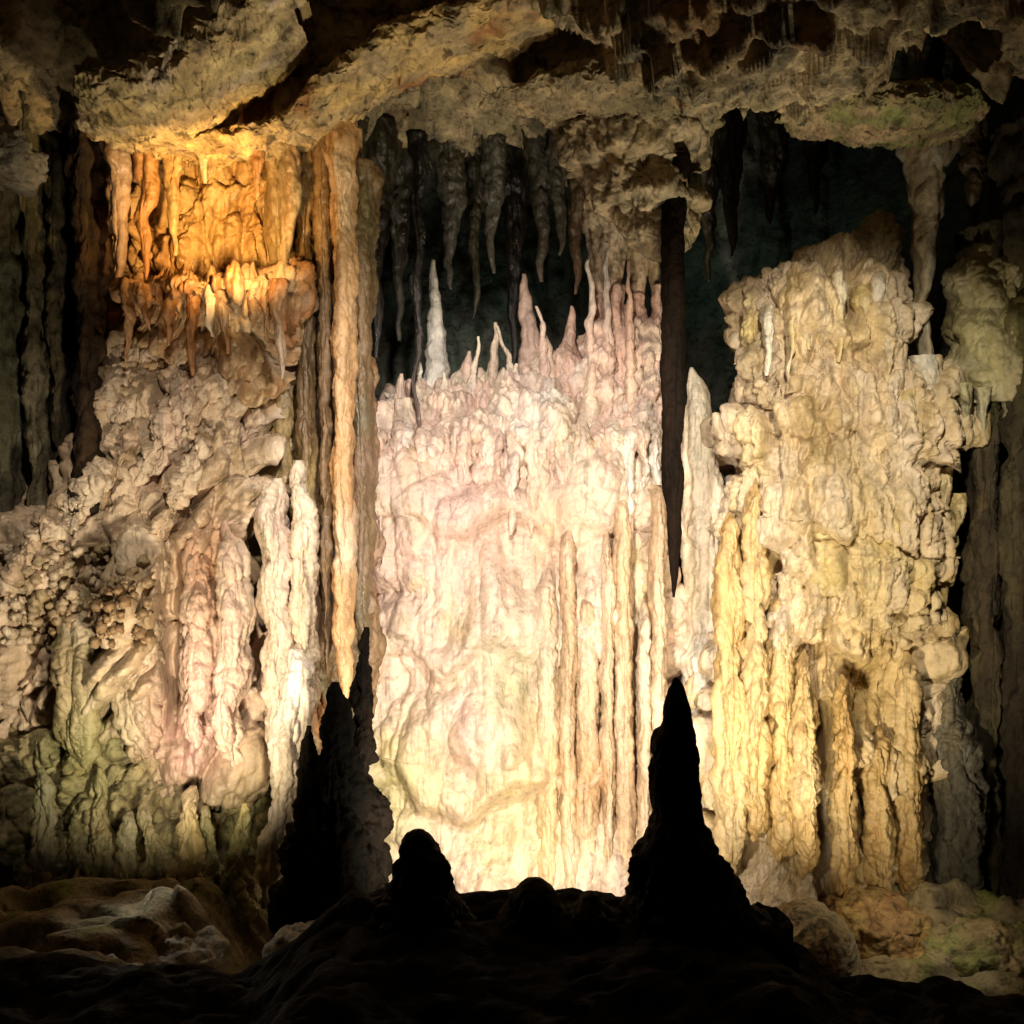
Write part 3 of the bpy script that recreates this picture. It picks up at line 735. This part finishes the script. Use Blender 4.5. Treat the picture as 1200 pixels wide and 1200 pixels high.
# ------------------------------------------------------------------ upper left: overhang, orange niche and its ledge
t = empty("orange_niche", P(240, 400, 10.0), "orange lit flowstone niche beneath the slanting rock overhang at the upper left", "flowstone")
body("niche_wall", [(410, 120, 360, 10.6, .6), (350, 120, 362, 10.6, .62), (280, 122, 358, 10.6, .62), (210, 125, 356, 10.6, .6), (150, 110, 360, 10.6, .7), (90, 90, 380, 10.6, .8)],
     M_CAL, [(0.56, .33, .12), (0.5, .26, .09), OCHRE, (0.55, .38, .2)], t, na=260, nz=200, cseed=2.8, flute=.2, ff=2.6, fz=.16, lump=.26, fl=2.4, micro=.03, warp=.2)
body("niche_ledge", [(470, 190, 300, 10.3, .15), (430, 165, 325, 10.2, .3), (395, 160, 325, 10.1, .4), (370, 150, 335, 9.9, .42), (352, 140, 345, 9.72, .46), (336, 142, 342, 9.7, .44), (324, 160, 330, 9.75, .3)],
         M_CAL, [(0.50, .33, .16), RUST, (0.62, .47, .29)], t, na=200, nz=80, cseed=3.5, flute=.2, ff=3.4, fz=.3, lump=.4, fl=2.4, micro=.04, warp=.4)
for i, (x, y0, y1, w) in enumerate([(150, 338, 432, 18), (172, 345, 388, 14), (196, 340, 405, 16), (226, 345, 440, 18), (247, 348, 395, 14), (262, 345, 415, 16), (296, 345, 385, 18), (330, 340, 445, 20), (312, 342, 400, 12)]):
    body("icicle", [(y0 - 10, x - w * .6, x + w * .6, 9.45, .14), (y0 + 14, x - w * .45, x + w * .45, 9.38, .1), ((y0 + y1) / 2 + 8, x - w * .28, x + w * .28, 9.38, .07), (y1, x - 2, x + 2, 9.38, .012)],
         M_CAL, [(0.5, .3, .15), RUST, CREAM], t, na=28, nz=50, cseed=i * 1.7, flute=.03, ff=6, lump=.04, fl=5, micro=.012)
G = "stalactites hanging in the orange niche"
for i, (x, y0, y1, w, lab) in enumerate([
        (138, 150, 345, 30, "dull pinkish stalactite at the left end of the orange niche"),
        (172, 165, 330, 26, "rust orange stalactite second from the left in the orange niche"),
        (204, 150, 300, 20, "slim ochre stalactite right in front of the bright niche wall, left of the glow"),
        (244, 150, 215, 16, "short pointed stalactite over the brightest part of the orange niche"),
        (300, 150, 235, 18, "brown stalactite over the right part of the orange niche"),
        (336, 140, 330, 30, "long brown stalactite closing the orange niche at its right")]):
    D = 9.6
    tag(body("stalactite", [(y0 - 40, x - w * .9, x + w * .9, D, w * .9 * K * D), (y0 + 10, x - w * .6, x + w * .6, D, w * .6 * K * D), ((y0 + y1) / 2, x - w * .4, x + w * .4, D, w * .4 * K * D), (y1, x - 2, x + 2, D, .015)],
             M_CAL, [[(0.4, .28, .2), BROWN], [ORANGE, RUST], [OCHRE, ORANGE], [OCHRE, CREAM], [BROWN, RUST], [BROWN, OLIVE]][i], None, na=36, nz=90, cseed=i * 2.2, flute=.04, ff=6, lump=.04, fl=4, micro=.014), lab, "stalactite", G)


# slanting overhang: a slab that runs along a slanting line
def slab(name, pts, mat, cols, label, cat, seed, thick=1.0):
    """pts: (px, py upper, py lower, D) along the slab; a lens-shaped cross-section about 0.9 m deep"""
    n = len(pts)
    tt = np.linspace(0, n - 1, 320)
    A = np.array([[*P(x, (y0 + y1) / 2, D), (y1 - y0) / 2 * K * D] for x, y0, y1, D in pts])
    c = np.stack([spline(np.arange(n), A[:, k], tt) for k in range(4)], -1)
    a = np.linspace(0, 2 * math.pi, 150, endpoint=False)
    h = c[:, 3][:, None]
    Y = c[:, 1][:, None] + .5 + thick * np.cos(a)[None] * np.minimum(1, h / .1) + 0 * h
    Z = c[:, 2][:, None] + h * np.sign(np.sin(a))[None] * np.abs(np.sin(a))[None] ** .7
    X = c[:, 0][:, None] + 0 * Z
    V = np.stack([X, Y, Z], -1).reshape(-1, 3)
    x, y, z = V.T
    V = V + np.stack([.05 * fbm(x * 3, y * 3, z * 3 + seed, 3), .3 * (billow(x * 1.6, y * 1.6 + seed, z * 4, 5, .6) - .5), .15 * (billow(x * 2.2 + seed, y * 2.2, z * 3, 5, .6) - .5) + .06 * fbm(x * 7, y * 7, z * 7 + seed, 3)], -1)
    ii = np.arange(319)[:, None] * 150; j = np.arange(150)[None]; j2 = (j + 1) % 150
    F = np.stack([ii + j, ii + 150 + j, ii + 150 + j2, ii + j2], -1).reshape(-1, 4)
    return tag(link(name, V, F, mat, None, V.mean(0), colour(V, cols, seed)), label, cat)


slab("rock_overhang", [(80, 130, 136, 8.8), (150, 138, 150, 8.9), (220, 142, 158, 9.0), (290, 134, 152, 9.0), (340, 110, 136, 9.0), (390, 68, 104, 8.9), (430, 36, 78, 8.8), (490, 4, 44, 8.7), (560, -14, 22, 8.6), (660, -50, -16, 8.4)],
     M_ROCK, [OCHRE, TAN, BROWN, RUST], "bent ochre rim of rock curving over the orange niche and rising to the right", "rock overhang", 3.0, .55)
slab("rock_shelf", [(68, 120, 126, 8.3), (110, 92, 128, 8.3), (165, 62, 124, 8.35), (215, 34, 108, 8.4), (255, 14, 72, 8.4), (300, -14, 34, 8.3), (340, -40, 0, 8.2)],
     M_ROCK, [(.5, .4, .2), TAN, OCHRE, (.45, .36, .27)], "pale ochre wedge of rock slanting up to the top edge above the ochre rim", "rock shelf", 7.0, .7)
slab("rock_shelf", [(560, 95, 100, 9.2), (640, 70, 95, 9.1), (720, 60, 92, 9.0), (800, 68, 95, 9.0), (870, 85, 98, 9.1)],
     M_ROCK, [TAN, (0.3, .24, .14), OLIVE], "level tan rock shelf in the vault above the pendant", "rock shelf", 11.0, .5)
slab("rock_shelf", [(930, 100, 110, 9.4), (1000, 85, 122, 9.2), (1060, 86, 128, 9.1), (1120, 95, 130, 9.2), (1170, 112, 126, 9.4)],
     M_ROCK, [(0.36, .26, .15), MOSS, TAN], "brown and moss stained rock shelf in the vault above the yellow flowstone", "rock shelf", 14.0, .6)

# ------------------------------------------------------------------ far left columns
G = "dark columns at the far left"
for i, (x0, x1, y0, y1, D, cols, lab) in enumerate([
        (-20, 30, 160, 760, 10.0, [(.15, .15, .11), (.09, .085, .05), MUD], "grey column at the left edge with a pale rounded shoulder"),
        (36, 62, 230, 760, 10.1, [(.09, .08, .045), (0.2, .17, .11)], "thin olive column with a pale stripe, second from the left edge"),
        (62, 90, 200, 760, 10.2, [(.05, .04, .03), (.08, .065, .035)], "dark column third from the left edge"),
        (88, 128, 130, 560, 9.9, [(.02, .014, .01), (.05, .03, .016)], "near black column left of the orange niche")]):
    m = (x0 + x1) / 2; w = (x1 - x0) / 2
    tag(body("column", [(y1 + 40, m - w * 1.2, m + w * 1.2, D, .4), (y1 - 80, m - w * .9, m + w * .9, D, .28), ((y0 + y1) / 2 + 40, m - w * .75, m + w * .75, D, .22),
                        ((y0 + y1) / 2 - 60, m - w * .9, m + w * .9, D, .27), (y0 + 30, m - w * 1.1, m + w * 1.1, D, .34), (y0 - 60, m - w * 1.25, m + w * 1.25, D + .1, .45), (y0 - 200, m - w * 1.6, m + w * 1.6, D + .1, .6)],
             M_MUD, cols, None, na=70, nz=220, cseed=i * 3.9 + 1, flute=.07, ff=4, fz=.12, lump=.08, fl=2.6, micro=.02), lab, "column", G)  # low light at the far left put into the dark colours
tag(body("boulder", [(215, -40, 40, 8.3, .35), (195, -50, 52, 8.3, .4), (175, -45, 46, 8.3, .36), (160, -30, 25, 8.3, .2), (152, -10, 10, 8.3, .05)],
         M_ROCK, [(0.42, .37, .26), GREY], None, na=70, nz=60, cseed=2.5, flute=.05, ff=3, lump=.1, fl=2.6, micro=.02),
    "pale rounded rock at the left edge beside the tip of the rock wedge", "rock")

# ------------------------------------------------------------------ stalactites of the dark recess and the vault
G = "stalactites along the vault above the central flowstone"
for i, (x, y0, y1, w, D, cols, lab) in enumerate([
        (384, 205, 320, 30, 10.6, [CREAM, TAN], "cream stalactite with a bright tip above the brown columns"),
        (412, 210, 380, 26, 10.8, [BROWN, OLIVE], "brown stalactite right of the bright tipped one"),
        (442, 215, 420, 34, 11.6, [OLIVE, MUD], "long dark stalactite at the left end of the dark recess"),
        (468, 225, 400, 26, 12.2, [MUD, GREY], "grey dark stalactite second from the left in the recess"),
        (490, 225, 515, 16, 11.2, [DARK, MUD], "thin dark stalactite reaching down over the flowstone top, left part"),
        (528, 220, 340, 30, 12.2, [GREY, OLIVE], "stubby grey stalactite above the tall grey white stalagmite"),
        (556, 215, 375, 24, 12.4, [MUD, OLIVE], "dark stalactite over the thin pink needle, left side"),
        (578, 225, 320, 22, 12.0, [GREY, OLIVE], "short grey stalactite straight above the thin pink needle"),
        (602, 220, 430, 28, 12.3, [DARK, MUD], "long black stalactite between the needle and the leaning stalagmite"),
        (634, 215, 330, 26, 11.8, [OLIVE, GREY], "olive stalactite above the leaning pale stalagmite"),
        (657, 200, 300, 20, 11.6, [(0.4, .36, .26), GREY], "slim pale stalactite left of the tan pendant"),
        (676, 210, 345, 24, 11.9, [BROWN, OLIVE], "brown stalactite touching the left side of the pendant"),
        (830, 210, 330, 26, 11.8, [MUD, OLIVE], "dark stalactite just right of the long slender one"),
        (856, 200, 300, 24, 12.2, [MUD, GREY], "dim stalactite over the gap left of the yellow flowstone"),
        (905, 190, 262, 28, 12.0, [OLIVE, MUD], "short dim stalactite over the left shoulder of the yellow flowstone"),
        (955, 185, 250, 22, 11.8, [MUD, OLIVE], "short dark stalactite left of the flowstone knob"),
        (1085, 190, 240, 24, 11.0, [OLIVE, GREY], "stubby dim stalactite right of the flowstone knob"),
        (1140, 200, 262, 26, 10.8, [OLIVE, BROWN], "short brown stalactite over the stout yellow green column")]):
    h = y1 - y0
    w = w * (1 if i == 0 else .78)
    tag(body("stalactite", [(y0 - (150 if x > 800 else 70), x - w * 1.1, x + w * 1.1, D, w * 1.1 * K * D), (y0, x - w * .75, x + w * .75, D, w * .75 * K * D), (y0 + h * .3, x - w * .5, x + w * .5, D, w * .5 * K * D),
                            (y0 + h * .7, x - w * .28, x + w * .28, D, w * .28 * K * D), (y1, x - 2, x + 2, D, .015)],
             M_CAL, [tuple(np.array(q) * (.9 if i == 0 else .27)) for q in cols], None, na=38, nz=100, cseed=i * 2.4, flute=.035, ff=6, fz=.15, lump=.05, fl=4, micro=.015), lab, "stalactite", G)  # recess darkness put into the colour, as the ceiling fill lights these

# ------------------------------------------------------------------ black stalagmites on the foreground lip
FG = [DARK, (0.045, .035, .025), (0.05, .03, .02)]  # near-black colour stands in for the unlit silhouettes
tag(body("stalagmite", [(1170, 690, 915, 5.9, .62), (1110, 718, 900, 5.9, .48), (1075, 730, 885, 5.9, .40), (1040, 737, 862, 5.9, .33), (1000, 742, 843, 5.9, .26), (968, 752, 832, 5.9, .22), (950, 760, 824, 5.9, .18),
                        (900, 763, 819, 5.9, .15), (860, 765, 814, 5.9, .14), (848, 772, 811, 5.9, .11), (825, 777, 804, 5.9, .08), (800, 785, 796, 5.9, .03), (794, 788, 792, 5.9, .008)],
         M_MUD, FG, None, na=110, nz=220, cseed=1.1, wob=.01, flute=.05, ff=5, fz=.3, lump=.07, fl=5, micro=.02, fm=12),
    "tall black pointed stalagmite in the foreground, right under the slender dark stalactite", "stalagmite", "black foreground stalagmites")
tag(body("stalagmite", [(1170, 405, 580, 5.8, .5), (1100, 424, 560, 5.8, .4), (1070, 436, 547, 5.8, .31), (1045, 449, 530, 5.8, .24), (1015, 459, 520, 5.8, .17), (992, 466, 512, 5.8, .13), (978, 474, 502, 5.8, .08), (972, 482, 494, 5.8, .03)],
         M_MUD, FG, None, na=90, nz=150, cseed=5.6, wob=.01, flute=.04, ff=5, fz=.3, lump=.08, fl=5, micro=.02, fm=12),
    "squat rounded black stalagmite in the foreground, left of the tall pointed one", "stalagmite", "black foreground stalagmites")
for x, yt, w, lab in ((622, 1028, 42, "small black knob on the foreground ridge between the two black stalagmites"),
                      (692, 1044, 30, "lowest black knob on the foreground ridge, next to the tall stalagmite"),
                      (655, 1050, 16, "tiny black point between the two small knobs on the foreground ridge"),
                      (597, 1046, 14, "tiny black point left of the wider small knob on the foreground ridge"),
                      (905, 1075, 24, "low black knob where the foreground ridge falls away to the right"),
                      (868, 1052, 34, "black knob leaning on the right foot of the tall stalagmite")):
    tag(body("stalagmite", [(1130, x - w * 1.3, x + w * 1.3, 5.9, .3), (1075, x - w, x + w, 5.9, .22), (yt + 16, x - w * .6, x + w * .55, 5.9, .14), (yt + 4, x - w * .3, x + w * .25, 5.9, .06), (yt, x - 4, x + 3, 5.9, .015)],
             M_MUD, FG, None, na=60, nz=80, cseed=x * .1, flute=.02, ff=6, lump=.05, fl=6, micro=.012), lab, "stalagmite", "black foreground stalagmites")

# stones on the floor
for i, (x, y, w, h, D, cols, lab) in enumerate([
        (150, 1112, 120, 22, 7.6, [GREY, MUD], "flat grey stone slab lying on the floor at the lower left"),
        (370, 1118, 60, 20, 7.2, [GREY, (0.3, .27, .24)], "grey flat stone at the left foot of the black foreground ridge"),
        (60, 1165, 110, 26, 6.6, [MUD, OLIVE], "dark muddy boulder in the bottom left corner"),
        (955, 1090, 45, 26, 9.3, [TAN, GREY], "tan boulder at the right foot of the foreground ridge"),
        (1030, 1075, 60, 28, 9.7, [(0.34, .2, .09), OCHRE], "rust brown boulder below the yellow flowstone"),
        (1150, 1110, 80, 30, 9.4, [MOSS, TAN], "moss stained boulder in the lower right")]):
    tag(body("boulder", [(y + h, x - w, x + w, D, .5), (y, x - w * .97, x + w, D, .48), (y - h * .6, x - w * .8, x + w * .75, D, .36), (y - h, x - w * .4, x + w * .3, D, .15), (y - h * 1.1, x - w * .1, x + w * .1, D, .04)],
             M_ROCK, cols, None, na=90, nz=60, cseed=i * 5.3, flute=.05, ff=2.5, lump=.09, fl=2.4, micro=.02), lab, "rock")
